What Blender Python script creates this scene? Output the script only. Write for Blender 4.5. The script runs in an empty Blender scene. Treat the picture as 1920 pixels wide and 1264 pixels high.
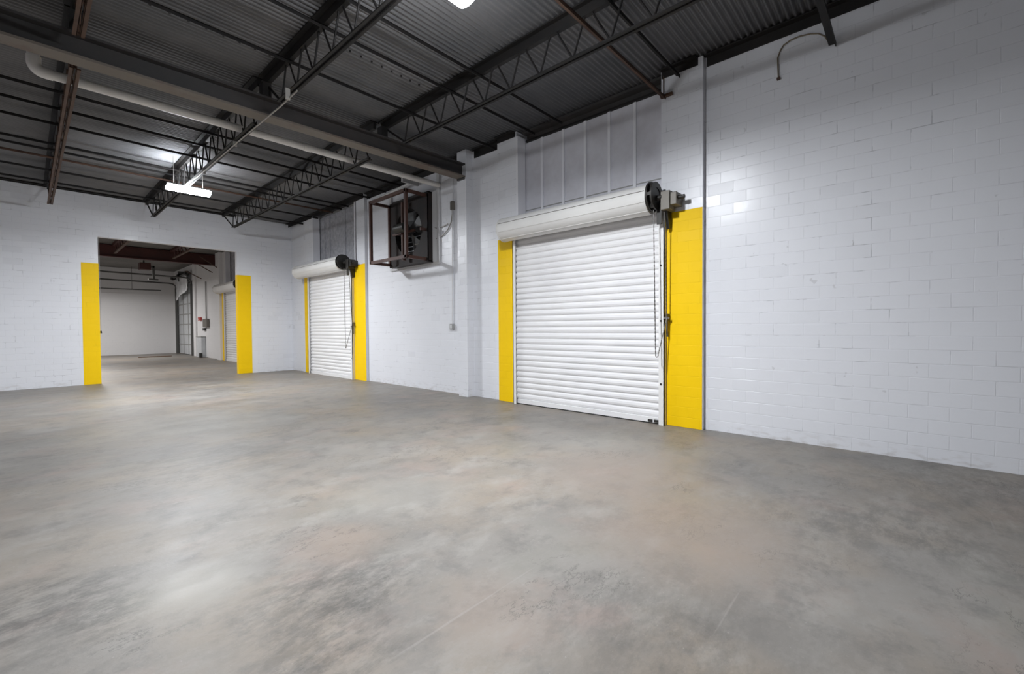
import bpy, math, random
from mathutils import Vector, Matrix
random.seed(7)
S = 1.4                       # camera height in metres; the plan below is written in camera heights
scn = bpy.context.scene
COL = scn.collection
PI = math.pi

# ------------------------------------------------------------------ view
scn.view_settings.view_transform = 'Standard'
scn.view_settings.look = 'None'
scn.view_settings.gamma = 1.0
scn.view_settings.use_curve_mapping = False
scn.view_settings.exposure = 0.24

yaw, pitch, roll = math.radians(42.1975), math.radians(1.1835), math.radians(-0.4046)
Fw = Vector((math.cos(yaw)*math.cos(pitch), math.sin(yaw)*math.cos(pitch), -math.sin(pitch)))
Rt = Vector((math.sin(yaw), -math.cos(yaw), 0)); Up = Rt.cross(Fw)
R2 = Rt*math.cos(roll) + Up*math.sin(roll); U2 = Up*math.cos(roll) - Rt*math.sin(roll)
cd = bpy.data.cameras.new('camera'); cam = bpy.data.objects.new('camera', cd); COL.objects.link(cam)
cd.sensor_width = 36; cd.lens = 825.7/1920*36; cd.clip_start = .05; cd.clip_end = 200
M3 = Matrix((R2, U2, -Fw)).transposed()
cam.matrix_world = Matrix.Translation((0, 0, S)) @ M3.to_4x4()
scn.camera = cam

w = bpy.data.worlds.new('world'); scn.world = w; w.use_nodes = True
w.node_tree.nodes['Background'].inputs[0].default_value = (.75, .8, .9, 1)
w.node_tree.nodes['Background'].inputs[1].default_value = .15

# ------------------------------------------------------------------ materials
def mat(name, col, rough=.5, metal=0., emit=None, estr=0., spec=.5):
    m = bpy.data.materials.new(name); m.use_nodes = True
    b = m.node_tree.nodes['Principled BSDF']
    b.inputs['Base Color'].default_value = (*col, 1); b.inputs['Roughness'].default_value = rough
    b.inputs['Metallic'].default_value = metal; b.inputs['Specular IOR Level'].default_value = spec
    if emit:
        b.inputs['Emission Color'].default_value = (*emit, 1); b.inputs['Emission Strength'].default_value = estr
    return m
class NT:
    def __init__(s, m): s.t = m.node_tree; s.b = s.t.nodes['Principled BSDF']
    def n(s, typ, **k):
        x = s.t.nodes.new(typ)
        for a, v in k.items(): setattr(x, a, v)
        return x
    def l(s, a, b): s.t.links.new(a, b)
    def pos(s): return s.n('ShaderNodeNewGeometry').outputs['Position']
    def noise(s, vec, scale, detail=4, rough=.55):
        x = s.n('ShaderNodeTexNoise'); x.inputs['Scale'].default_value = scale
        x.inputs['Detail'].default_value = detail; x.inputs['Roughness'].default_value = rough
        s.l(vec, x.inputs['Vector']); return x.outputs['Fac']
    def ramp(s, fac, a, b, ca=(0, 0, 0, 1), cb=(1, 1, 1, 1)):
        r = s.n('ShaderNodeValToRGB'); e = r.color_ramp.elements
        e[0].position = a; e[1].position = b; e[0].color = ca; e[1].color = cb
        s.l(fac, r.inputs['Fac']); return r.outputs['Color']
    def mix(s, fac, a, b, blend='MIX'):
        x = s.n('ShaderNodeMix', data_type='RGBA', blend_type=blend)
        for i, v in ((0, fac), (6, a), (7, b)):
            if hasattr(v, 'default_value') or hasattr(v, 'is_linked'): s.l(v, x.inputs[i])
            elif isinstance(v, tuple): x.inputs[i].default_value = (*v, 1) if len(v) == 3 else v
            else: x.inputs[i].default_value = v
        return x.outputs[2]
    def math(s, op, a, b=0.):
        x = s.n('ShaderNodeMath', operation=op)
        for i, v in enumerate((a, b)):
            if hasattr(v, 'is_linked'): s.l(v, x.inputs[i])
            else: x.inputs[i].default_value = v
        return x.outputs[0]
    def bump(s, h, strength, dist):
        x = s.n('ShaderNodeBump'); x.inputs['Strength'].default_value = strength; x.inputs['Distance'].default_value = dist
        s.l(h, x.inputs['Height']); s.l(x.outputs[0], s.b.inputs['Normal'])
    def scaled(s, vec, sx, sy, sz, rot=0.):
        x = s.n('ShaderNodeMapping'); x.inputs['Scale'].default_value = (sx, sy, sz); x.inputs['Rotation'].default_value = (0, 0, rot)
        s.l(vec, x.inputs['Vector']); return x.outputs[0]

def block_paint(name, col, mort, rough, stain=True, bs=.38):
    m = mat(name, col, rough); t = NT(m); p = t.pos()
    sp = t.n('ShaderNodeSeparateXYZ'); t.l(p, sp.inputs[0])
    cb = t.n('ShaderNodeCombineXYZ'); t.l(t.math('ADD', sp.outputs[0], sp.outputs[1]), cb.inputs[0]); t.l(sp.outputs[2], cb.inputs[1])
    br = t.n('ShaderNodeTexBrick'); t.l(cb.outputs[0], br.inputs['Vector'])
    br.inputs['Scale'].default_value = 1; br.inputs['Brick Width'].default_value = .31; br.inputs['Row Height'].default_value = .1428
    br.inputs['Mortar Size'].default_value = .005; br.inputs['Mortar Smooth'].default_value = .4
    br.inputs['Color1'].default_value = (0, 0, 0, 1); br.inputs['Color2'].default_value = (1, 1, 1, 1); br.inputs['Mortar'].default_value = (.5, .5, .5, 1)
    mf = br.outputs['Fac']                                   # 1 in the joints
    patch = t.math('MULTIPLY', t.ramp(t.noise(p, 4.2, 3, .6), .53, .63), t.ramp(t.noise(p, .8, 3), .38, .58))
    jm = t.math('MULTIPLY', mf, t.math('ADD', t.math('MULTIPLY', patch, .62), .09))
    c = t.mix(t.ramp(t.noise(p, .9, 3), .35, .65), col, tuple(v*.965 for v in col))
    c = t.mix(t.math('MULTIPLY', br.outputs['Color'], .35), c, tuple(v*.975 for v in col))
    c = t.mix(jm, c, mort)
    if stain:                                                # scuffs and grime along the foot of the wall
        lo = t.n('ShaderNodeMapRange'); lo.inputs[1].default_value = .16; lo.inputs[2].default_value = 0.; t.l(sp.outputs[2], lo.inputs[0])
        g = t.math('MULTIPLY', lo.outputs[0], t.ramp(t.noise(t.scaled(p, 3, 3, 9), 2.2, 6), .5, .68))
        c = t.mix(t.math('MULTIPLY', g, .45), c, (.36, .31, .27))
        sp2 = t.ramp(t.noise(p, 9, 2), .735, .76)
        c = t.mix(t.math('MULTIPLY', sp2, .3), c, (.35, .34, .34))
    t.l(c, t.b.inputs['Base Color'])
    rr = t.math('ADD', t.math('MULTIPLY', br.outputs['Color'], .12), rough)
    t.l(rr, t.b.inputs['Roughness'])
    h = t.math('ADD', t.math('MULTIPLY', mf, -1.), t.math('ADD', t.math('MULTIPLY', t.noise(p, 7, 3), .9), t.math('MULTIPLY', br.outputs['Color'], .25)))
    t.bump(h, bs, .005)
    return m
WALL = block_paint('white_block_paint', (.79, .80, .84), (.42, .42, .45), .27)
WALLF = block_paint('white_block_paint_next_room', (.80, .795, .80), (.6, .6, .61), .4, False, .15)
YEL = block_paint('yellow_block_paint', (.98, .63, .0), (.80, .50, .0), .5, False)
YEL.node_tree.nodes['Principled BSDF'].inputs['Specular IOR Level'].default_value = .25

def concrete():
    m = mat('sealed_concrete', (.2, .18, .17), .4, spec=.34); t = NT(m); p = t.pos()
    st = t.scaled(p, .55, 1.1, 1, .9)
    n1 = t.noise(p, .5, 6, .62); n2 = t.noise(st, 2.3, 10, .74); n3 = t.noise(p, 3.4, 9, .74); n4 = t.noise(p, 26, 5, .7)
    def lay(c, fac, k, col): return t.mix(t.math('MULTIPLY', fac, k), c, col)
    def spot(x, y, r, soft=.2):
        d = t.n('ShaderNodeVectorMath', operation='DISTANCE'); t.l(p, d.inputs[0]); d.inputs[1].default_value = (x*S, y*S, 0)
        wob = t.math('ADD', d.outputs['Value'], t.math('MULTIPLY', t.math('SUBTRACT', t.noise(p, 1.6, 6, .7), .5), 1.5*r))
        mr = t.n('ShaderNodeMapRange', interpolation_type='SMOOTHSTEP'); t.l(wob, mr.inputs[0])
        mr.inputs[1].default_value = r*S; mr.inputs[2].default_value = r*S*soft; return mr.outputs[0]
    c = t.mix(t.ramp(n1, .36, .64), (.165, .153, .140), (.235, .220, .202))
    c = lay(c, t.ramp(t.noise(t.scaled(p, 1, 1, 1, .3), .7, 5), .44, .62), .75, (.245, .205, .163))   # tan areas
    c = lay(c, t.ramp(t.noise(p, 1.25, 6, .6), .54, .68), .55, (.265, .205, .178))                     # pinkish areas
    c = lay(c, t.ramp(t.noise(p, .95, 6, .6), .55, .7), .35, (.16, .165, .138))                        # greenish areas
    c = lay(c, t.ramp(n2, .49, .66), .62, (.295, .28, .258))
    c = lay(c, t.ramp(n3, .50, .64), .55, (.125, .118, .112))
    # stains and pale or brown patches in the slab
    tex = t.ramp(t.noise(t.scaled(p, 1.1, 2.4, 1, -.75), 3.6, 10, .8), .43, .57)
    for (x, y, r, k) in ((-.02, 2.3, .42, .62), (.2, 2.08, .2, .5), (.75, 1.62, .42, .62), (.6, 1.3, .35, .5), (2.65, .3, .7, .24), (1.35, .6, .6, .3), (2.9, -.1, .6, .3), (2.2, .95, .3, .35), (1.0, 3.9, .8, .3), (3.9, -.3, 1., .35)):
        c = lay(c, t.math('MULTIPLY', spot(x, y, r), tex), k, (.058, .056, .053))
    for (x, y, r, k) in ((.43, 2.05, .3, .5), (1.5, 2.3, .6, .35), (1.2, 5.6, 1.2, .45), (3.2, 1.7, .7, .3)):  # pale patches; the first one colours in the far lamp's rough reflection
        c = lay(c, spot(x, y, r), k, (.31, .295, .265))
    for (x, y, r, k) in ((2.15, .8, .7, .55), (2.8, 1.5, .8, .5), (.97, 2.0, .3, .55), (1.1, 1.1, .3, .45)):
        c = lay(c, spot(x, y, r), k, (.26, .205, .168))
    # fine wandering cracks and trowel lines
    wn = t.noise(t.scaled(p, 1, 2.2, 1, -.7), 1.9, 7, .7)
    line = t.math('LESS_THAN', t.math('ABSOLUTE', t.math('SUBTRACT', wn, .5)), .006)
    c = lay(c, t.math('MULTIPLY', line, t.ramp(t.noise(p, 1.1, 3), .54, .62)), .55, (.06, .056, .052))
    scr = t.ramp(t.noise(t.scaled(p, .35, 9, 1, .6), 1.6, 3), .70, .75)
    c = lay(c, scr, .3, (.33, .31, .29))
    c = lay(c, t.ramp(n4, .52, .8), .3, (.27, .255, .24))
    c = lay(c, t.ramp(t.noise(p, 60, 2), .70, .74), .35, (.36, .34, .32))
    t.l(c, t.b.inputs['Base Color'])
    rg = t.n('ShaderNodeMapRange'); rg.inputs[3].default_value = .37; rg.inputs[4].default_value = .60
    t.l(n2, rg.inputs[0]); rg.inputs[1].default_value = .3; rg.inputs[2].default_value = .7; t.l(rg.outputs[0], t.b.inputs['Roughness'])
    t.bump(t.math('ADD', n3, t.math('MULTIPLY', n4, .5)), .15, .01)
    return m
FLOOR = concrete()

def mottled(name, a, b, scale, rough, metal=0., lo=.4, hi=.65):
    m = mat(name, a, rough, metal); t = NT(m); p = t.pos()
    c = t.mix(t.ramp(t.noise(p, scale, 5, .65), lo, hi), a, b); t.l(c, t.b.inputs['Base Color'])
    return m
DECK = mottled('painted_steel_deck', (.15, .152, .158), (.20, .196, .20), .9, .5, .5)
DECKF = mottled('pale_steel_deck', (.16, .155, .145), (.21, .2, .19), .9, .5, .2)
JOIST = mottled('black_joist_paint', (.005, .0045, .0045), (.012, .009, .008), 3, .65)
RUST = mottled('rusty_brown_steel', (.10, .052, .032), (.06, .03, .02), 5, .65)
BEAMW = mottled('dark_beam_paint', (.045, .043, .043), (.06, .052, .05), 1.4, .5)
BEAMF = mottled('pale_flange_paint', (.17, .145, .12), (.14, .09, .07), 2.2, .55, 0, .5, .7)  # paler, browner tone than the web, for the bottom flange
RED = mottled('oxide_red_steel', (.075, .02, .016), (.05, .016, .013), 2, .55)
PVC = mottled('white_pvc', (.86, .84, .81), (.78, .75, .72), 2, .35)
EMT = mat('galvanised_conduit', (.42, .40, .37), .4, .5)
DOORW = mottled('white_door_paint', (.82, .815, .82), (.78, .775, .785), 1.2, .34)
COIL = mottled('white_coil_paint', (.74, .73, .71), (.70, .69, .67), 1.2, .38)
GUIDE = mat('white_guide_paint', (.8, .79, .78), .4)
PANELW = mottled('white_sheet_metal', (.70, .70, .75), (.62, .61, .65), 2.5, .42)
GALV = mottled('galvanised_sheet', (.50, .50, .53), (.33, .335, .365), 9, .45, .15)
POSTW = mat('white_angle_paint', (.82, .82, .86), .4)
GEAR = mat('dark_grey_iron', (.035, .033, .03), .45, .3)
GREYB = mat('grey_brown_casting', (.17, .155, .135), .5, .2)
CHAIN = mat('steel_chain', (.16, .155, .155), .4, .7)
FANP = mottled('dark_brown_fan_panel', (.012, .010, .010), (.022, .012, .010), 3, .7)
CAGE = mottled('rusty_cage_angle', (.085, .036, .024), (.055, .022, .016), 4, .6)
SLATW = mat('daylit_louver_slat', (.85, .86, .88), .4)  # bright base colour stands in for daylight through the shutter
BLADE = mat('grey_fan_blade', (.06, .06, .06), .45, .4)
LENS = mat('lamp_lens', (.9, .9, .9), .4, 0, (.91, .95, 1.), 110.)
LAMPH = mat('lamp_housing', (.55, .56, .58), .45)
BOXG = mat('grey_box', (.32, .32, .31), .5)
DARK = mat('black_rubber', (.02, .02, .02), .6)
PIPEW = mat('white_painted_conduit', (.62, .62, .63), .45)
REDP = mat('red_plastic', (.5, .06, .05), .4)
PALE = mottled('pale_door_panel', (.62, .64, .66), (.55, .57, .59), 2, .4)
TRACK = mat('galvanised_track', (.12, .12, .115), .45, .5)
SHEET = mat('clear_white_sheet', (.88, .9, .93), .12, 0, None, 0, .9)
WOOD = mat('brown_threshold', (.14, .09, .06), .7)

# ------------------------------------------------------------------ mesh helper (coordinates in camera heights)
class MB:
    def __init__(s): s.v = []; s.f = []; s.sm = []
    def add(s, vs, fs, smooth=False):
        o = len(s.v); s.v += [Vector(v) for v in vs]
        for f in fs: s.f.append(tuple(i+o for i in f)); s.sm.append(smooth)
        return s
    def box(s, x0, x1, y0, y1, z0, z1):
        x0, x1 = min(x0, x1), max(x0, x1); y0, y1 = min(y0, y1), max(y0, y1); z0, z1 = min(z0, z1), max(z0, z1)
        return s.add([(x0,y0,z0),(x1,y0,z0),(x1,y1,z0),(x0,y1,z0),(x0,y0,z1),(x1,y0,z1),(x1,y1,z1),(x0,y1,z1)],
                     [(0,3,2,1),(4,5,6,7),(0,1,5,4),(1,2,6,5),(2,3,7,6),(3,0,4,7)])
    def tube(s, pts, r, n=10, caps=True):
        pts = [Vector(p) for p in pts]; rs = r if isinstance(r, (list, tuple)) else [r]*len(pts)
        rings = []; prev = None
        for i, p in enumerate(pts):
            d = (pts[min(i+1, len(pts)-1)] - pts[max(i-1, 0)]).normalized()
            if prev is None:
                a = Vector((0, 0, 1)) if abs(d.z) < .9 else Vector((1, 0, 0))
                u = d.cross(a).normalized()
            else:
                u = (prev - d*prev.dot(d)).normalized()
            prev = u; v = d.cross(u)
            rings.append([p + (u*math.cos(2*PI*k/n) + v*math.sin(2*PI*k/n))*rs[i] for k in range(n)])
        vs = [q for rg in rings for q in rg]; fs = []
        for i in range(len(pts)-1):
            for k in range(n): fs.append((i*n+k, i*n+(k+1)%n, (i+1)*n+(k+1)%n, (i+1)*n+k))
        s.add(vs, fs, True)
        if caps:
            o = len(vs); s.add(rings[0], [tuple(range(n))[::-1]]); s.add(rings[-1], [tuple(range(n))])
        return s
    def bar(s, a, b, wx, wy):                                # rectangular bar between two points
        a, b = Vector(a), Vector(b); d = (b-a).normalized()
        u = d.cross(Vector((0, 0, 1)))
        u = Vector((1, 0, 0)) if u.length < 1e-4 else u.normalized(); v = u.cross(d)
        q = []
        for p in (a, b):
            for (i, j) in ((-1,-1),(1,-1),(1,1),(-1,1)): q.append(p + u*wx*.5*i + v*wy*.5*j)
        return s.add(q, [(3,2,1,0),(4,5,6,7),(0,1,5,4),(1,2,6,5),(2,3,7,6),(3,0,4,7)])
    def disc(s, c, axis, r, t, n=28, r0=0.):                 # solid or ring-shaped disc, axis 0/1/2
        ax = [(1,2),(2,0),(0,1)][axis]; vs = []
        for rr in ((r, r0) if r0 else (r,)):
            for side in (-.5, .5):
                for k in range(n):
                    p = [c[0], c[1], c[2]]; p[axis] += side*t; p[ax[0]] += rr*math.cos(2*PI*k/n); p[ax[1]] += rr*math.sin(2*PI*k/n); vs.append(p)
        fs = []
        if not r0:
            s.add(vs, [tuple(range(n))[::-1], tuple(range(n, 2*n))])
            s.add(vs, [(k, (k+1)%n, n+(k+1)%n, n+k) for k in range(n)], True)
        else:
            for k in range(n):
                j = (k+1) % n
                fs += [(k, j, n+j, n+k), (2*n+j, 2*n+k, 3*n+k, 3*n+j), (j, k, 2*n+k, 2*n+j), (n+k, n+j, 3*n+j, 3*n+k)]
            s.add(vs, fs)
        return s
    def extrude(s, prof, axis, a, b, closed=True, smooth=False):   # profile in the other two axes (cyclic order)
        ax = [(1,2),(2,0),(0,1)][axis]; n = len(prof); vs = []
        for e in (a, b):
            for q in prof:
                p = [0, 0, 0]; p[axis] = e; p[ax[0]] = q[0]; p[ax[1]] = q[1]; vs.append(p)
        fs = [(k, (k+1)%n, n+(k+1)%n, n+k) for k in range(n if closed else n-1)]
        s.add(vs, fs, smooth)
        if closed: s.add(vs, [tuple(range(n))[::-1], tuple(range(n, 2*n))])
        return s
    def build(s, name, m, parent=None, origin=None, label=None, bevel=0.):
        me = bpy.data.meshes.new(name)
        o = bpy.data.objects.new(name, me)
        base = Vector(origin) if origin is not None else Vector((0, 0, 0))
        if parent is not None:
            base = Vector(parent['_o']) if '_o' in parent else base
            o.parent = parent
        else:
            o.location = base*S
        o['_o'] = tuple(base)
        me.from_pydata([tuple((v-base)*S) for v in s.v], [], s.f)
        me.validate(); me.update()
        import bmesh
        b = bmesh.new(); b.from_mesh(me); bmesh.ops.recalc_face_normals(b, faces=b.faces)
        b.to_mesh(me); b.free()
        if len(s.sm) == len(me.polygons):
            for p, f in zip(me.polygons, s.sm): p.use_smooth = f
        me.materials.append(m); COL.objects.link(o)
        if label: o['label'] = label
        if bevel:
            bv = o.modifiers.new('edge', 'BEVEL'); bv.width = bevel*S; bv.segments = 2; bv.limit_method = 'ANGLE'
        return o
def tag(o, label, cat, group=None, kind=None):
    o['label'] = label; o['category'] = cat
    if group: o['group'] = group
    if kind: o['kind'] = kind
    return o
def thing(name, at, label, cat, group=None, kind=None):
    o = bpy.data.objects.new(name, None); COL.objects.link(o)
    o.location = Vector(at)*S; o['_o'] = tuple(at); o.empty_display_size = .1
    return tag(o, label, cat, group, kind)
def dup(root, delta, label, group=None):
    r = root.copy(); COL.objects.link(r); r.location = root.location + Vector(delta)*S; r['label'] = label
    r['_o'] = tuple(Vector(root['_o']) + Vector(delta))
    for ch in list(root.children):
        c = ch.copy(); COL.objects.link(c); c.parent = r
        for g in list(ch.children):
            d = g.copy(); COL.objects.link(d); d.parent = c
    return r
def struct(name, mb, m, label, cat):
    return tag(mb.build(name, m), label, cat, None, 'structure')

# ------------------------------------------------------------------ plan
XW = 4.416; XJ = 4.36; XI = 4.516; YB = 11.312; YT = 11.44; ZD = 3.57; YF = 24.0
XL, YR = -6.5, -5.5
# floor
struct('floor', MB().add([(XL,YR,0),(XW+.35,YR,0),(XW+.35,YF+.3,0),(XL,YF+.3,0)], [(0,1,2,3)]), FLOOR, 'mottled grey brown concrete slab floor', 'floor')
# right wall: one masonry mesh of butting piers
mb = MB()
XO = XW+.32
mb.box(XW, XO, YR, 1.4845, 0, ZD)
mb.box(XJ, XO, 1.4845, 1.836, 2.143, ZD); mb.box(XJ+.002, XO, 1.4845, 1.836, 0, 2.143)
mb.box(XJ, XO, 1.836, 1.893, 2.143, ZD)
mb.box(XI+.05, XO, 1.893, 3.85, 0, ZD)
mb.box(XJ, XO, 3.85, 4.20, 2.2, ZD); mb.box(XJ+.002, XO, 3.89, 4.20, 0, 2.2)
mb.box(XW, XO, 4.20, 7.718, 0, ZD)
mb.box(4.286, XW, 4.757, 4.95, 0, ZD)
mb.box(XJ, XO, 7.718, 8.02, 2.25, ZD); mb.box(XJ+.002, XO, 7.718, 8.145, 0, 2.25)
mb.box(XI+.05, XO, 8.02, 9.98, 0, ZD)
mb.box(XJ, XO, 9.98, 10.45, 2.25, ZD); mb.box(XJ+.002, XO, 10.166, 10.45, 0, 2.25)
mb.box(XW, XO, 10.45, YT, 0, ZD)
struct('wall_right', mb, WALL, 'long white painted block wall holding the two roller doors', 'wall')
# back wall with the opening
mb = MB()
mb.box(XL, .934, YB, YT, 0, ZD); mb.box(3.232, XW, YB, YT, 0, ZD); mb.box(.934, 3.232, YB, YT, 2.77, ZD)
struct('wall_back', mb, WALL, 'white painted block wall with the wide opening to the next room', 'wall')
struct('wall_left', MB().box(XL-.15, XL, YR, YT, 0, ZD), WALL, 'white block wall on the far left', 'wall')
struct('wall_front', MB().box(XL, XO, YR-.15, YR, 0, ZD), WALL, 'white block wall closing the near end', 'wall')
# next room
mb = MB(); mb.box(-2.5, XO, YF, YF+.15, 0, ZD)
struct('wall_far', mb, WALLF, 'white end wall of the next room seen through the opening', 'wall')
mb = MB()
mb.box(XW, XO, YT, 14.3, 0, ZD); mb.box(XI+.05, XO, 14.3, 16.5, 0, ZD); mb.box(XW, XO, 16.5, 20.8, 0, ZD)
mb.box(XJ-.05, XW, 16.95, 17.35, 0, ZD)
mb.box(XW+.1, XO, 20.8, 23.45, 0, ZD); mb.box(XW, XW+.1, 20.8, 23.45, 2.95, ZD); mb.box(XW, XO, 23.45, YF, 0, ZD)
mb.box(XW-.06, XW, 20.28, 20.62, 0, ZD)
struct('wall_far_right', mb, WALLF, 'white side wall of the next room with doors', 'wall')
struct('wall_far_left', MB().box(-2.65, -2.5, YT, YF, 0, ZD), WALLF, 'white side wall of the next room out of view', 'wall')
# yellow painted jambs
def jamb(n, mb, label): struct('trim_%d' % n, mb, YEL, label, 'painted jamb')
jamb(1, MB().box(XJ-.001, XJ+.0035, 1.4875, 1.836, .002, 2.143), 'wide yellow painted jamb right of the larger roller door')
jamb(2, MB().box(XJ-.001, XJ+.0035, 3.8930, 4.20, .002, 2.2), 'yellow painted jamb left of the larger roller door')
jamb(3, MB().box(XJ-.001, XJ+.0035, 7.7210, 8.145, .002, 2.25), 'yellow painted jamb right of the smaller roller door')
jamb(4, MB().box(XJ-.001, XJ+.0035, 10.1690, 10.45, .002, 2.25), 'narrow yellow painted jamb left of the smaller roller door')
jamb(5, MB().box(.70, .936, YB-.006, YT, .002, 2.262), 'yellow painted jamb on the left side of the wall opening')
jamb(6, MB().box(3.230, 3.508, YB-.006, YT, .002, 2.245), 'yellow painted jamb on the right side of the wall opening')
jamb(7, MB().box(XJ-.01, XW+.02, 16.5, 16.84, .002, 2.3), 'thin yellow strip beside the roller door in the next room')

# corrugated deck, ribs run across the joists
def deck(y0, y1, x0, x1, pitch=.0515, d=.0125):
    n = 8; k = int((y1-y0)/pitch)*n
    prof = [(y0+pitch*i/n, ZD+d-d*math.cos(2*PI*i/n)) for i in range(k+1)] + [(y1, ZD)]
    m = MB(); m.extrude(prof, 0, x0, x1, closed=False, smooth=True)
    return m
struct('ceiling', deck(YR, YT-.05, XL, XO), DECK, 'dark corrugated steel roof deck', 'ceiling')
struct('ceiling_far', deck(YT-.05, YF, -2.6, XO), DECKF, 'pale corrugated roof deck over the next room', 'ceiling')
ceil = [o for o in COL.objects if o.name == 'ceiling'][0]
sc0 = MB().tube([(0, 0, ZD-.012), (0, 0, ZD+.001)], .009, 8).build('deck_screw', JOIST, ceil)
k = 0
for (yy, xs) in ((4.46, [.58+.125*i for i in range(9)]), (3.86, [2.06+.11*i for i in range(8)]), (3.0, [.9+.125*i for i in range(6)])):
    for xx in xs:
        q = sc0 if k == 0 else sc0.copy()
        if k: COL.objects.link(q); q.parent = ceil
        q.location = (xx*S, yy*S, 0); k += 1
# roof cover keeps daylight out above the flutes
struct('roof', MB().box(XL-.15, XO, YR-.15, YF+.15, ZD+.03, ZD+.06), DECK, 'roof above the steel deck', 'roof')

# ------------------------------------------------------------------ joists
def joist(x, y0, y1, c0, c1, label, zb=3.185):
    t = thing('bar_joist', (x, y0, ZD), label, 'roof joist', 'black open web roof joists')
    tc = MB(); tc.extrude([(ZD, x-.06), (ZD, x+.06), (ZD-.012, x+.06), (ZD-.012, x+.02), (ZD-.09, x+.02), (ZD-.09, x-.02), (ZD-.012, x-.02), (ZD-.012, x-.06)], 1, y0, y1)
    tc.build('top_chord', JOIST, t)
    bc = MB()
    bc.box(x-.035, x-.008, c0, c1, zb, zb+.01); bc.box(x+.008, x+.035, c0, c1, zb, zb+.01)
    bc.box(x-.012, x-.006, c0, c1, zb, zb+.03); bc.box(x+.006, x+.012, c0, c1, zb, zb+.03)
    bc.build('bottom_chord', RUST if x < 1 else JOIST, t)
    wb = MB(); p = .345; y = c0+.05; zt = ZD-.07
    while y < c1-.02:
        wb.tube([(x, y-.02, zb+.02), (x, min(y+p*.42, y1), zt)], .0085, 6); wb.tube([(x, y+p*.58, zt), (x, min(y+p-.03, c1), zb+.02)], .0085, 6)
        y += p
    wb.tube([(x, c1, zb+.02), (x, y1-.02, ZD-.05)], .012, 6)
    wb.build('web', RUST if x < 1 else JOIST, t)
    return t
joist(.304, -5.3, 4.93, -5.2, 4.60, 'near bay joist with rusty bottom chord, leftmost, ending at the big beam')
joist(1.690, -5.3, 4.93, -5.2, 4.52, 'near bay black joist whose bottom chord runs beside the grey conduit')
joist(3.05, -5.3, 4.93, -5.2, 4.45, 'near bay black joist closest to the right wall')
joist(.312, 4.95, 11.22, 5.08, 10.78, 'far bay joist with rusty bottom chord, crossing the elbow end of the white pipe', 3.14)
joist(1.650, 4.95, 11.22, 5.08, 10.62, 'far bay black joist passing above the lit ceiling lamp', 3.14)
joist(2.955, 4.95, 11.22, 5.08, 10.55, 'far bay black joist nearest the smaller roller door', 3.14)
# next room joists and beam
def small_joist(x, y0, y1, label):
    t = thing('bar_joist', (x, y0, ZD), label, 'roof joist', 'brown joists in the next room')
    MB().box(x-.05, x+.05, y0, y1, ZD-.08, ZD).build('top_chord', RED, t)
    MB().box(x-.03, x+.03, y0+.1, y1-.1, 3.27, 3.305).build('bottom_chord', RUST, t)
    wb = MB(); y = y0+.15
    while y < y1-.5: wb.tube([(x, y, 3.3), (x, y+.2, ZD-.06)], .01, 6); wb.tube([(x, y+.2, ZD-.06), (x, y+.4, 3.3)], .01, 6); y += .4
    wb.build('web', RED, t)
small_joist(1.80, 14.4, 17.5, 'brown joist in the next room, left one running into the red beam')
small_joist(3.18, 14.7, 17.5, 'brown joist in the next room, right one running into the red beam')
def ibeam(name, y, x0, x1, z0, z1, fw, mw, mf, label, tf=.02):
    t = thing(name, (x0, y, z0), label, 'steel beam')
    MB().box(x0, x1, y-.012, y+.012, z0+tf, z1-tf).build('web', mw, t)
    MB().box(x0, x1, y-fw/2, y+fw/2, z0, z0+tf).build('bottom_flange', mf, t, label='paler bottom flange' if mf is BEAMF else None)
    MB().box(x0, x1, y-fw/2, y+fw/2, z1-tf, z1).build('top_flange', mw, t)
    return t
bm = ibeam('steel_beam', 4.85, XL, 4.30, 3.10, 3.295, .16, BEAMW, BEAMF, 'deep dark steel beam crossing the ceiling above the white pipe')
for ch in bm.children:                                       # the beam rises slightly towards the right wall
    for v in ch.data.vertices: v.co.z += .0172*(v.co.x + bm['_o'][0]*S)
sp = MB()
sp.box(4.255, 4.30, 4.78, 4.92, 3.145, 3.172); sp.build('bearing_plate', BEAMW, bm)
for xj in (.308, 1.67, 3.0):
    MB().box(xj-.04, xj+.04, 4.80, 4.90, 3.295+.0172*xj+.003, 3.478).build('joist_seat', JOIST, bm)
ibeam('steel_beam', 17.7, -2.5, XW, 3.20, 3.55, .2, RED, RED, 'oxide red beam seen through the wall opening', .03)

# bridging bars under the deck, laid across the joists
def bridging(y, x0, x1, z, wd, m, label, leg=.03):
    b = MB(); b.box(x0, x1, y-wd/2, y+wd/2, z-.006, z); b.box(x0, x1, y-wd/2, y-wd/2+.006, z-leg, z)
    return tag(b.build('bridging_bar', m, None, (x0, y, z)), label, 'bridging bar', 'bridging bars across the joists')
ZBR = 3.475
for (y, wd, m, lab) in (
    (6.53, .03, JOIST, 'dark bridging bar just beyond the white pipe'),
    (7.04, .05, JOIST, 'thick dark bridging bar, second beyond the white pipe'),
    (7.57, .035, JOIST, 'dark bridging bar, third beyond the white pipe'),
    (8.40, .035, JOIST, 'dark bridging bar, first of a close pair short of the ceiling lamp'),
    (8.69, .035, JOIST, 'dark bridging bar, second of the close pair beside the ceiling lamp'),
    (9.06, .03, RUST, 'rusty thin bridging bar beyond the close pair in the far bay'),
    (9.78, .04, JOIST, 'dark bridging bar, second from the back wall'),
    (10.55, .035, JOIST, 'dark bridging bar nearest the back wall')):
    bridging(y, XL, XW-.02, ZBR, wd, m, lab)
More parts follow.
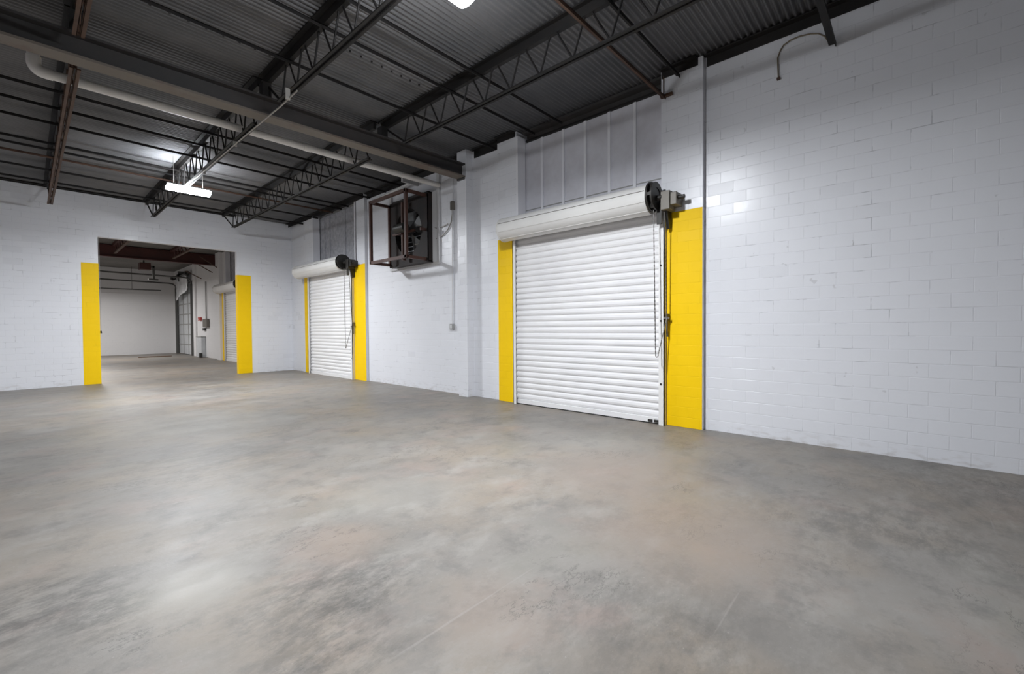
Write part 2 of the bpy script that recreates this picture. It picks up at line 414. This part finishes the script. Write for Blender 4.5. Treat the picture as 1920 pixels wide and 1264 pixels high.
for (y, lab) in ((4.265, 'dark bridging bar nearest the big beam on the near side'),
                 (3.575, 'dark bridging bar, second from the big beam on the near side'),
                 (3.15, 'dark bridging bar, third from the big beam on the near side'),
                 (1.72, 'dark bridging bar above the larger roller door close to the rusty one')):
    bridging(y, -1.5, XW-.03, ZBR, .035, JOIST, lab)
bridging(1.865, -1.5, 4.37, 3.315, .04, RUST, 'rusty low bridging bar running to a bracket above the larger roller door')
bridging(.49, -1.5, XW-.005, 3.27, .05, JOIST, 'dark low bridging bar ending on the bare right wall')
h = MB(); h.tube([(4.352, 1.865, 3.3), (4.352, 1.865, 3.52)], .006, 6); h.box(4.33, 4.36, 1.77, 1.89, 3.30, 3.325)
tag(h.build('wall_bracket', RUST, None, (4.352, 1.865, 3.3)), 'small rusty bracket above the right end of the white infill panel', 'bracket')

# perimeter angles
def ledger(mb, label, at): tag(mb.build('ledger_angle', JOIST, None, at), label, 'ledger angle', 'black ledger angles at the wall tops')
def lang(y0, y1, x, z0=3.475):
    m = MB(); m.box(x-.012, x-.002, y0, y1, z0, ZD-.002); m.box(x-.07, x-.002, y0, y1, ZD-.014, ZD-.002); return m
ledger(lang(YR, 1.465, XW), 'long black ledger angle along the top of the bare right wall', (XW, YR, 3.5))
ledger(lang(1.53, 1.885, XJ, 3.495), 'short black ledger angle above the wide yellow jamb', (XJ, 1.53, 3.5))
ledger(lang(3.87, 4.19, XJ, 3.505), 'short black ledger angle left of the white infill panel', (XJ, 3.87, 3.5))
ledger(lang(4.22, 4.71, XW, 3.46), 'thick black ledger angle right of the beam pier', (XW, 4.22, 3.5))
ledger(lang(4.97, 7.70, XW, 3.47), 'black ledger angle above the wall fan', (XW, 4.97, 3.5))
ledger(lang(7.74, 11.3, XJ, 3.49), 'black ledger angle above the smaller roller door', (XJ, 7.74, 3.5))
m_ = MB(); m_.box(XL, 3.2, YB-.012, YB-.002, 3.535, ZD-.002); m_.box(XL, 3.2, YB-.08, YB-.002, ZD-.02, ZD-.002)
ledger(m_, 'dark ledger angle along the top of the back wall', (XL, YB, 3.5))

# ------------------------------------------------------------------ white drain pipe
t = thing('drain_pipe', (.09, 5.52, 3.25), 'thick white plastic drain pipe under the roof beyond the big beam', 'pipe')
pr = .040
MB().tube([(.17, 5.52, 3.212), (4.405, 5.52, 3.250)], pr, 20).build('pipe_run', PVC, t)
el = MB()
arc = [(.088 + .062*(1-math.cos(a)), 5.52, 3.274 - .062*math.sin(a)) for a in [i*PI/2/10 for i in range(11)]]
el.tube([(.088, 5.52, 3.33)] + arc + [(.20, 5.52, 3.2125)], pr+.006, 20)
el.build('elbow', PVC, t)
MB().tube([(.088, 5.52, 3.32), (.088, 5.52, ZD)], pr, 20).build('riser', PVC, t)
for x in (2.32, 3.05): MB().tube([(x, 5.52, 3.2315+(x-2.32)*.009), (x+.09, 5.52, 3.2323+(x-2.32)*.009)], pr+.005, 20).build('coupling', PVC, t)

# conduit to the lamps
t = thing('lamp_conduit', (1.615, 1.2, 3.08), 'thin grey conduit running under the beam to the ceiling lamp', 'conduit')
MB().tube([(1.655, 4.05, 3.115), (1.645, 4.4, 3.095), (1.622, 5.6, 3.09), (1.612, 7.0, 3.09), (1.612, 7.9, 3.115)], .0075, 8).build('tube', EMT, t)
for y, z in ((4.2, 3.185), (5.7, 3.145), (7.0, 3.145)): MB().box(1.615, 1.655, y, y+.015, 3.085, z).build('strap', EMT, t)

# ------------------------------------------------------------------ lamps
def lamp(cx, cy, cz, label):
    t = thing('ceiling_lamp', (cx, cy, cz), label, 'ceiling lamp', 'linear ceiling lamps')
    L = .265
    hb = MB(); hb.extrude([(cy-.05, cz+.02), (cy+.05, cz+.02), (cy+.035, cz+.06), (cy-.035, cz+.06)], 0, cx-L, cx+L); hb.build('housing', LAMPH, t)
    ln = MB(); ln.extrude([(cy+.095*math.cos(a), cz+.02-.055*math.sin(a)) for a in [-.22 + i*(PI+.44)/14 for i in range(15)]], 0, cx-L, cx+L); ln.build('lens', LENS, t)
    for sx in (-.18, .18): MB().tube([(cx+sx, cy, cz+.06), (cx+sx, cy, ZD)], .004, 6).build('hanger_rod', EMT, t)
    return t
lamp(1.69, 8.1, 3.1, 'glowing linear ceiling lamp hung in front of the back wall')
lamp(1.68, 2.12, 3.1, 'bright ceiling lamp just at the top edge above the near bay')
def area(name, x, y, z, sx, sy, e, col=(.93, .96, 1.)):
    l = bpy.data.lights.new(name, 'AREA'); l.shape = 'RECTANGLE'; l.size = sx*S; l.size_y = sy*S; l.energy = e; l.color = col
    l.spread = math.radians(172)
    o = bpy.data.objects.new(name, l); COL.objects.link(o); o.location = (x*S, y*S, z*S); return o
P = 240
area('lamp_light_back', 1.69, 8.1, 3.045, .53, .14, P)
area('lamp_light_near', 1.68, 2.12, 3.045, .53, .14, P)
area('lamp_light_left_back', -3.9, 8.1, 3.045, .53, .14, P*.6)
area('lamp_light_left_near', -3.9, 2.12, 3.045, .53, .14, P*.6)
area('lamp_light_next_room', 1.0, 13.6, 3.1, .6, .3, P*1.05, (1, .97, .95))
area('lamp_light_next_room_end', 1.2, 20.5, 3.1, .6, .3, P*1.05, (1, .98, .97))

# ------------------------------------------------------------------ roller doors
def roller_door(n, y0, y1, h0, h1, zc, label, hoist_scale=1., chain=True, pitch=.0725, small=False):
    """y0 near jamb edge, y1 far jamb edge, coil from h0 to h1 at height zc"""
    t = thing('door_%d' % n, (XJ, (y0+y1)/2, 0), label, 'roller door', None, 'structure')
    xc = XJ-.005; d = .012
    prof = []; z = .06
    while z < zc-.02:
        prof += [(z, xc+d), (z+pitch*.10, xc+d*.9), (z+pitch*.22, xc+.001), (z+pitch*.5, xc-.004), (z+pitch*.80, xc), (z+pitch*.92, xc+d*.8)]; z += pitch
    m = MB(); m.extrude([(q[0], q[1]) for q in prof], 1, y0+.03, y1-.02, closed=False)
    m.build('curtain', DOORW, t)
    bb = MB(); bb.box(xc-.02, xc+.02, y0+.065, y1-.05, .012, .062); bb.build('bottom_bar', DOORW, t)
    MB().box(xc-.018, xc+.015, y0+.062, y1-.045, .0, .014).build('rubber_seal', DARK if not small else GUIDE, t)
    g = MB()
    gx0 = XJ-.055
    g.box(gx0, XJ-.002, y0+.002, y0+.012, 0, zc-.02); g.box(gx0, gx0+.01, y0+.002, y0+.062, 0, zc-.08); 
    gg = g.build('guide', GUIDE, t)
    for z in (.42, 1.06, 1.62): MB().disc((gx0-.003, y0+.036, z), 0, .009, .008, 10).build('bolt', GEAR, gg)
    g = MB(); g.box(gx0, XJ-.002, y1-.012, y1-.002, 0, zc-.02); g.box(gx0, gx0+.01, y1-.05, y1-.002, 0, zc-.06)
    g.build('guide', GUIDE, t)
    # coil
    R = .148; xo = XJ-.155
    c = MB(); c.tube([(xo, h0, zc), (xo, h1, zc)], R, 48)
    cc = c.build('coil', COIL, t)
    for a in (200, 158, 240):
        aa = math.radians(a); px, pz = xo+(R+.001)*math.cos(aa), zc+(R+.001)*math.sin(aa)
        MB().tube([(px, h0+.01, pz), (px, h1-.01, pz)], .0035, 6).build('seam', GREYB if a == 158 else COIL, cc)
    MB().disc((xo, h1+.006, zc), 1, R+.006, .012, 40).build('end_plate', COIL, t)
    br = MB(); br.box(xo-.03, XJ-.001, h1+.012, h1+.024, zc-.05, zc+.09); br.build('end_bracket', GUIDE, t)
    # chain hoist on the near end
    w0 = h0-.012
    wh = MB()
    wh.disc((xo-.005, w0, zc+.02), 1, R*.98, .018, 36, R*.70); wh.disc((xo-.005, w0-.045, zc+.02), 1, R*.92, .016, 36, R*.55)
    wh.disc((xo-.005, w0-.022, zc+.02), 1, R*.6, .05, 24)
    for k in range(6):
        a = k*PI/3
        wh.bar((xo-.005, w0-.022, zc+.02), (xo-.005+R*.9*math.cos(a), w0-.022, zc+.02+R*.9*math.sin(a)), .03, .03)
    wh.build('hoist_wheel', GEAR, t)
    hb = MB()
    hb.box(xo-.02, xo+.13, y0-.10, y0-.01, zc-.13, zc+.05); hb.box(xo+.0, XJ-.001, y0-.16, y0-.07, zc-.09, zc+.03)
    hb.build('hoist_housing', GREYB if not small else GEAR, t, bevel=.006)
    hs = MB(); hs.tube([(xo+.05, y0-.16, zc-.02), (xo+.05, y0-.22, zc-.02)], .02, 12); hs.tube([(xo, w0, zc), (xo, y0-.02, zc)], .025, 12); hs.build('shaft', GEAR, t)
    bk = MB(); bk.extrude([(zc-.02, XJ-.001), (zc-.28, XJ-.001), (zc-.30, XJ-.05), (zc-.13, XJ-.11), (zc-.02, XJ-.11)], 1, y0-.05, y0-.02)
    bk.box(xo+.03, xo+.05, y0-.0, y0+.05, zc-.25, zc-.05)
    bk.build('hoist_bracket', GEAR, t)
    if chain:
        xa = xo-.02; zl = .70 if n == 1 else .63
        yA, yB = y0+.06, y0-.005
        pts = []
        nA = 74
        for i in range(nA+1):
            f = i/nA; pts.append((xa, yA-.02*f, zc-.1 + (zl+.03-(zc-.1))*f))
        for k in range(1, 6):
            a = PI*k/6; pts.append((xa, (yA-.02) - .014*(1-math.cos(a)), zl+.03-.03*math.sin(a)))
        yl = yA-.048; kz = 1.09
        for i in range(31):
            f = i/30; pts.append((xa+(XJ-.065-xa)*f, yl+(y0-.028-yl)*f, zl+.03+(kz-zl-.03)*f))
        for i in range(1, 56):
            f = i/55; pts.append((XJ-.065+(xa+.05-XJ+.065)*f, y0-.028, kz+(zc-.12-kz)*f))
        MB().tube(pts, [(.0062 if i % 2 else .0034) for i in range(len(pts))], 6).build('hand_chain', CHAIN, t)
        kp = MB(); kp.box(XJ-.05, XJ-.001, y0-.03, y0-.012, 1.06, 1.13); kp.box(XJ-.06, XJ-.045, y0-.05, y0+.005, 1.08, 1.10); kp.tube([(XJ-.04, y0-.02, 1.06), (XJ-.04, y0-.02, .95), (XJ-.035, y0-.022, .90)], .010, 6)
        kp.build('chain_keeper', GREYB, t)
    return t
roller_door(1, 1.836, 3.89, 1.93, 3.93, 2.27, 'large white corrugated roller door nearest the camera on the right wall')
roller_door(2, 8.145, 10.166, 8.30, 10.36, 2.30, 'smaller looking white roller door by the back corner beyond the wall fan', small=True)
roller_door(3, 14.32, 16.5, 14.6, 16.7, 2.32, 'white roller door partly hidden by the right opening jamb in the next room', chain=False, small=True)

# bottom lock on door 1
d1 = [o for o in COL.objects if o.name == 'door_1'][0]
lk = MB(); lk.box(XJ-.04, XJ-.018, 1.905, 1.955, .02, .045); lk.box(XJ-.042, XJ-.018, 1.975, 2.02, .018, .043)
lk.build('slide_lock', GEAR, d1)

# infill panels over the doors
def infill(y0, y1, z0, z1, m, ms, seams, label, sw=.02, joint=None):
    t = thing('infill_panel', (XI, (y0+y1)/2, z0), label, 'wall panel', 'metal infill panels over the roller doors')
    MB().box(XI, XI+.02, y0, y1, z0, z1).build('sheet', m, t)
    for y in seams:
        MB().box(XI-.016, XI, y-sw, y+sw, z0, z1).build('batten', ms, t)
    if joint:
        MB().box(XI-.004, XI, y0, y1, joint-.006, joint+.006).build('joint_strip', BOXG, t)
    return t
infill(1.896, 3.846, 2.15, 3.45, PANELW, POSTW, (2.255, 2.569, 2.89, 3.208, 3.543), 'white sheet metal infill with upright battens over the larger roller door', .017, 2.56)
infill(8.024, 9.976, 2.15, 3.5, GALV, GALV, (8.75, 9.45, 9.7), 'mottled grey galvanised infill over the smaller roller door', .012)
infill(14.304, 16.41, 2.15, 3.5, GALV, GALV, (14.9, 15.6), 'grey galvanised infill over the roller door in the next room', .012)
def post(y0, y1, z0, z1, m, label, x0=XJ-.012, x1=XI-.018):
    tag(MB().box(x0, x1, y0, y1, z0, z1).build('steel_post', m, None, (x0, y0, z0)), label, 'steel post', 'upright posts beside the infill panels')
post(3.815, 3.847, 2.3, 3.50, POSTW, 'white steel post on the left edge of the white infill panel', XJ-.018)
post(9.92, 9.976, 2.25, 3.52, POSTW, 'white steel post on the left edge of the grey galvanised infill panel', XJ-.018)
for y, lab in ((8.17, 'narrow white upright rib right of the grey infill, left one'), (8.08, 'narrow white upright rib right of the grey infill, right one')):
    post(y-.02, y+.02, 2.25, 3.52, POSTW, lab, XJ+.04)
post(16.42, 16.498, 2.4, 3.52, POSTW, 'white steel post beside the grey infill in the next room', XJ+.0)
t = thing('steel_lintel', (XI, 1.9, 3.45), 'dark steel channel above the white infill panel', 'steel channel')
MB().box(XI-.03, XI+.03, 1.90, 3.80, 3.452, 3.475).build('bottom_flange', JOIST, t)
MB().box(XI-.0, XI+.02, 1.90, 3.80, 3.475, ZD-.002).build('web', BEAMW, t)
MB().box(XI-.10, XI+.03, 1.90, 3.80, ZD-.03, ZD-.003).build('top_flange', BEAMW, t)

# ------------------------------------------------------------------ wall fan
t = thing('wall_fan', (XW, 6.2, 2.1), 'dark wall fan in a rusty angle iron cage on the right wall', 'exhaust fan')
XB, XC = 4.26, 3.90
y0, y1, z0, z1 = 5.67, 6.70, 2.09, 3.10
cg = MB()
a = .022
for y in (y0+.02, y1):
    for z in (z0+.01, z1): cg.box(XC, XB, y-a, y+a, z-a, z+a)
    cg.box(XC-a, XC+a, y-a, y+a, z0-.01, z1+a)
for z in (z0+.01, z1): cg.box(XC-a, XC+a, y0, y1, z-a, z+a)
for y in (y1,): cg.box(XB-a, XB+a, y-a, y+a, z0, z1+.02)
cg.build('cage', CAGE, t)
# housing panel with round orifice
yc, zc2, Ro, n = 6.16, 2.60, .37, 40
pn = MB(); hs_y0, hs_y1, hz0, hz1 = 5.64, 6.70, 2.06, 3.16
ring = [(yc+Ro*math.cos(2*PI*k/n), zc2+Ro*math.sin(2*PI*k/n)) for k in range(n)]
def sq(ang):
    c, s_ = math.cos(ang), math.sin(ang); k = 9
    ks = [(hs_y1-yc)/c if c > 0 else (hs_y0-yc)/c if c < 0 else 9, (hz1-zc2)/s_ if s_ > 0 else (hz0-zc2)/s_ if s_ < 0 else 9]
    k = min(ks); return (yc+c*k, zc2+s_*k)
outer = [sq(2*PI*k/n+1e-6) for k in range(n)]
for xx, dd in ((XB, 0), (XB+.02, 1)):
    pn.add([(xx, *q) for q in ring]+[(xx, *q) for q in outer], [(k, (k+1)%n, n+(k+1)%n, n+k) for k in range(n)])
pn.add([(XB, *q) for q in ring]+[(XB+.09, *q) for q in ring], [(k, (k+1)%n, n+(k+1)%n, n+k) for k in range(n)], True)
pn.box(XB+.02, XW-.05, hs_y0, hs_y0+.02, hz0, hz1); pn.box(XB+.02, XW-.05, hs_y1-.02, hs_y1, hz0, hz1)
pn.box(XB+.02, XW-.05, hs_y0, hs_y1, hz1-.02, hz1); pn.box(XB-.01, XW-.05, hs_y0, hs_y1, hz0-.01, hz0+.02)
pn.build('housing', FANP, t)
lv = MB()
for k in range(12):
    z = hz0+.15+k*.075
    if z < hz1-.12: lv.add([(XW-.075, hs_y0+.05, z), (XW-.075, hs_y1-.05, z), (XW-.055, hs_y1-.05, z+.018), (XW-.055, hs_y0+.05, z+.018)], [(0,1,2,3)])
lv.build('louver', SLATW, t, label='shutter slats coloured bright as daylight behind the fan blades')
MB().box(XW-.05, XW-.045, hs_y0+.02, hs_y1-.02, hz0+.02, hz1-.02).build('back_plate', DARK, t)
for k in range(5):
    a0 = 2*PI*k/5 + .35; bl = MB(); vs = []
    for rr, wd in ((.06, .40), (.2, .8), (.345, .75)):
        for sgn in (-1, 1):
            an = a0 + sgn*wd*.5*(1.1 if rr > .1 else 1.8); vs.append((XB+.05+sgn*.025, yc+rr*math.cos(an), zc2+rr*math.sin(an)))
    bl.add(vs, [(0,2,3,1),(2,4,5,3)])
    o = bl.build('blade', BLADE, t); sd = o.modifiers.new('thick', 'SOLIDIFY'); sd.thickness = .004
MB().tube([(XB-.02, yc, zc2), (XB+.07, yc, zc2)], .07, 20).build('hub', BLADE, t)
mt = MB(); mt.tube([(XB-.17, yc-.18, zc2+.02), (XB-.17, yc+.08, zc2+.02)], .075, 20); mt.build('motor', GEAR, t)
mm = MB(); mm.box(XB-.10, XB-.07, yc-.30, yc+.30, zc2-.05, zc2-.02); mm.box(XB-.10, XB, hs_y0+.03, hs_y0+.06, zc2-.06, zc2-.02); mm.box(XB-.12, XB-.06, yc-.02, yc+.02, hz0+.06, hz1-.1)
mm.build('motor_mount', CAGE, t)
wf = MB()
for (a0, b0, c0, d0) in ((5.50, 5.56, 2.02, 3.42), (6.84, 6.90, 2.02, 3.42)): wf.box(XW-.03, XW-.001, a0, b0, c0, d0)
wf.box(XW-.03, XW-.001, 5.56, 6.84, 2.02, 2.06)
wf.build('wall_frame', PIPEW, t, label='white painted frame on the wall behind the fan')
sk = MB(); sk.add([(XB+.1, 5.64, 2.06), (XB+.1, 6.7, 2.06), (XW-.002, 6.86, 2.05), (XW-.002, 5.54, 2.05)], [(0,1,2,3)])
sk.add([(XB+.1, 5.64, 2.06), (XB+.1, 5.64, 3.16), (XW-.002, 5.54, 3.2), (XW-.002, 5.54, 2.05)], [(0,1,2,3)])
o = sk.build('flashing', PIPEW, t); sd = o.modifiers.new('thick', 'SOLIDIFY'); sd.thickness = .004
# support rail above the cage
MB().tube([(4.30, 7.45, 3.33), (4.30, 6.10, 3.40)], .022, 10).build('top_rail', PIPEW, t)
MB().box(4.10, XW-.001, 6.06, 6.10, 3.36, 3.42).build('rail_arm', PIPEW, t)
# flexible conduits to the fan
t = thing('flexible_conduit', (4.40, 5.2, 2.9), 'pair of thin flexible conduits looping from the fan to the wall pipe', 'conduit')
MB().tube([(XB-.02, 5.9, 2.66), (4.34, 5.78, 2.645), (4.395, 5.567, 2.585), (4.40, 5.40, 2.59), (4.395, 5.30, 2.61)], .008, 8).build('tube', EMT, t)
MB().tube([(XB-.02, 5.95, 2.36), (4.34, 5.85, 2.375), (4.395, 5.638, 2.41), (4.395, 5.42, 2.455), (4.398, 5.30, 2.53), (4.40, 5.228, 2.63), (4.40, 5.20, 2.75), (4.40, 5.20, 2.86)], .009, 8).build('tube', EMT, t)
# switch and its conduit
t = thing('wall_switch', (XW, 5.22, 1.02), 'grey switch box low on the white wall under a long thin conduit', 'switch')
MB().box(XW-.05, XW-.001, 5.185, 5.255, .985, 1.07).build('box', BOXG, t, bevel=.006)
MB().box(XW-.054, XW-.05, 5.195, 5.235, 1.0, 1.055).build('cover', PIPEW, t)
MB().tube([(XW-.018, 5.215, 1.07), (XW-.018, 5.185, 2.80)], .010, 8).build('conduit', PIPEW, t)
MB().box(XW-.05, XW-.001, 5.15, 5.215, 2.80, 2.93).build('junction_box', GREYB, t, bevel=.005)
MB().tube([(XW-.012, 5.185, 2.93), (XW-.012, 5.175, 3.36)], .006, 8).build('upper_conduit', PIPEW, t)
# loose cable on the bare wall
t = thing('loose_cable', (XW, .87, 3.14), 'thin brown cable arching over the bare right wall from a small clip', 'cable')
MB().tube([(XW-.012, y, z) for (y, z) in ((.868, 3.142), (.872, 3.23), (.874, 3.314), (.855, 3.37), (.83, 3.405), (.775, 3.425), (.714, 3.428), (.64, 3.415), (.584, 3.392), (.54, 3.35), (.519, 3.304))], .0055, 8).build('cord', mat('tan_cable', (.19, .15, .10), .5), t)
MB().box(XW-.02, XW-.001, .855, .88, 3.125, 3.145).build('clip', RUST, t)

# ------------------------------------------------------------------ next room fittings
t = thing('door_4', (XW, 22.1, 0), 'tall pale sectional door in the far corner of the next room', 'sectional door', None, 'structure')
ys0, ys1 = 20.9, 23.4
for k in range(7):
    z = .02+k*.415
    p = MB().box(XW+.02, XW+.06, ys0, ys1, z, z+.40).build('panel', PALE, t)
    for q in range(4):
        y = ys0 + (ys1-ys0)*q/3
        MB().box(XW+.005, XW+.02, y-.03, y+.03, z, z+.40).build('stile', TRACK if q in (0, 3) else BOXG, p)
    MB().box(XW+.008, XW+.03, ys0, ys1, z+.375, z+.415).build('rail', BOXG, p)
for y in (ys0-.05, ys1+.03):
    MB().box(XW-.09, XW-.002, y-.04, y+.04, 0, 2.8).build('track', TRACK, t)
# overhead tracks of that door
t = thing('door_tracks', (XW, 22.1, 3.0), 'pair of dark overhead door tracks running across the next room', 'door track')
for (y, z) in ((20.85, 3.04), (23.43, 3.0)):
    MB().tube([(XW-.05, y, z-.25), (XW-.07, y, z-.1), (XW-.16, y, z-.02), (XW-.3, y, z), (-1.0, y, z+.06)], .03, 8).build('track', TRACK, t)
t = thing('track_pipe', (1.0, 23.3, 2.66), 'lower dark horizontal pipe hung before the next room end wall', 'pipe')
MB().tube([(-1.0, 23.3, 2.64), (3.83, 23.3, 2.67)], .022, 8).build('run', TRACK, t)
MB().tube([(2.9, 23.3, 2.66), (2.9, 23.3, ZD)], .008, 6).build('hanger', TRACK, t)
t = thing('door_operator', (2.75, 18.5, 3.0), 'dark motor unit with a T shaped hanger under the next room roof', 'door operator')
MB().box(2.50, 2.78, 18.4, 18.7, 2.98, 3.2).build('motor_box', RED, t, bevel=.01)
MB().tube([(2.62, 18.55, 3.2), (2.62, 18.55, ZD)], .02, 8).build('mount', TRACK, t)
h = MB(); h.box(2.83, 2.89, 18.48, 18.54, 2.69, 3.12); h.box(2.72, 2.97, 18.44, 18.58, 2.65, 2.70); h.box(2.70, 2.88, 18.48, 18.54, 3.06, 3.12); h.build('hanger', TRACK, t)
t = thing('jackshaft_operator', (4.2, 21.6, 3.0), 'dark shaft and spring drums above the sectional door', 'door operator')
MB().tube([(4.25, 20.8, 3.22), (4.25, 23.5, 3.22)], .03, 10).build('shaft', TRACK, t)
for y in (20.95, 22.2, 23.3): MB().tube([(4.25, y-.1, 3.22), (4.25, y+.1, 3.22)], .09, 14).build('drum', GEAR, t)
MB().box(4.2, XW-.002, 22.1, 22.2, 2.98, 3.4).build('center_bracket', TRACK, t)
# crumpled sheet over the top of that door
sh = MB(); nx, nz = 12, 9; vs = []
rnd = random.Random(3)
for j in range(nz):
    for i in range(nx):
        f, g_ = i/(nx-1), j/(nz-1)
        vs.append((XW-.003 if j == 0 else 4.29-.04*math.sin(f*PI)-rnd.random()*.05, 22.9-1.9*f, 3.25-1.05*g_*(1-.35*f)+rnd.random()*.03))
sh.add(vs, [(j*nx+i, j*nx+i+1, (j+1)*nx+i+1, (j+1)*nx+i) for j in range(nz-1) for i in range(nx-1)], True)
o = tag(sh.build('plastic_sheet', SHEET, None, (4.24, 22, 2.95)), 'shiny crumpled white sheet hanging over the top of the sectional door', 'sheet')
sd = o.modifiers.new('thick', 'SOLIDIFY'); sd.thickness = .006
# braces
for (a_, b_, lab) in (((3.55, 17.9, 3.46), (4.40, 18.05, 3.0), 'thin brown slanted rod on the next room wall, middle of three'),
                      ((3.85, 17.2, 3.40), (4.40, 17.15, 3.02), 'thin brown slanted rod on the next room wall, nearest the red beam'),
                      ((3.95, 19.6, 3.16), (4.40, 19.5, 2.90), 'thin brown slanted rod on the next room wall, lowest of three')):
    tag(MB().tube([a_, b_], .016, 8).build('brace_rod', RUST, None, b_), lab, 'brace rod', 'slanted rods in the next room')
t = thing('control_box', (XW, 18.9, 1.24), 'brown grey control box with conduit on the next room wall', 'control box')
MB().box(XW-.09, XW-.002, 18.62, 19.15, 1.10, 1.40).build('box', GREYB, t, bevel=.01)
MB().tube([(XW-.03, 18.9, 1.40), (XW-.03, 18.9, 2.75)], .02, 8).build('conduit', BOXG, t)
MB().box(XW-.06, XW-.002, 19.05, 19.3, .98, 1.08).build('pull_switch', GEAR, t)
t = thing('pull_station', (XW, 19.75, 1.42), 'small red alarm pull box on the next room wall', 'alarm box')
MB().box(XW-.08, XW-.002, 19.6, 19.85, 1.36, 1.48).build('body', REDP, t, bevel=.01)
MB().box(XW-.09, XW-.08, 19.66, 19.79, 1.39, 1.42).build('handle', PIPEW, t)
t = thing('floor_cabinet', (XW, 19.5, 0), 'low pale grey cabinet standing against the next room wall', 'cabinet')
MB().box(XW-.14, XW-.002, 19.15, 19.85, .0, .74).build('body', PALE, t, bevel=.01)
MB().box(XW-.15, XW-.002, 19.13, 19.87, .74, .77).build('lid', BOXG, t)
tag(MB().box(4.18, 4.26, 18.95, 19.1, 0, .17).build('door_stop', GEAR, None, (4.2, 19, 0)), 'small dark block on the floor before the grey cabinet', 'block')
tag(MB().box(2.75, 3.72, 20.95, 21.1, .0, .03).build('threshold_board', WOOD, None, (3.2, 21, 0)), 'dark flat board lying on the next room floor', 'board')
t = thing('hanging_cord_switch', (.97, 11.62, 1.0), 'thin dark cord with a knob hanging just inside the left opening jamb', 'cord')
MB().tube([(.975, 11.62, 3.5), (.972, 11.62, .99)], .004, 6).build('cord', BOXG, t)
MB().tube([(.972, 11.62, 1.0), (.972, 11.62, .95)], [.012, .018], 10).build('knob', GEAR, t)

for o in COL.objects:
    if '_o' in o: del o['_o']
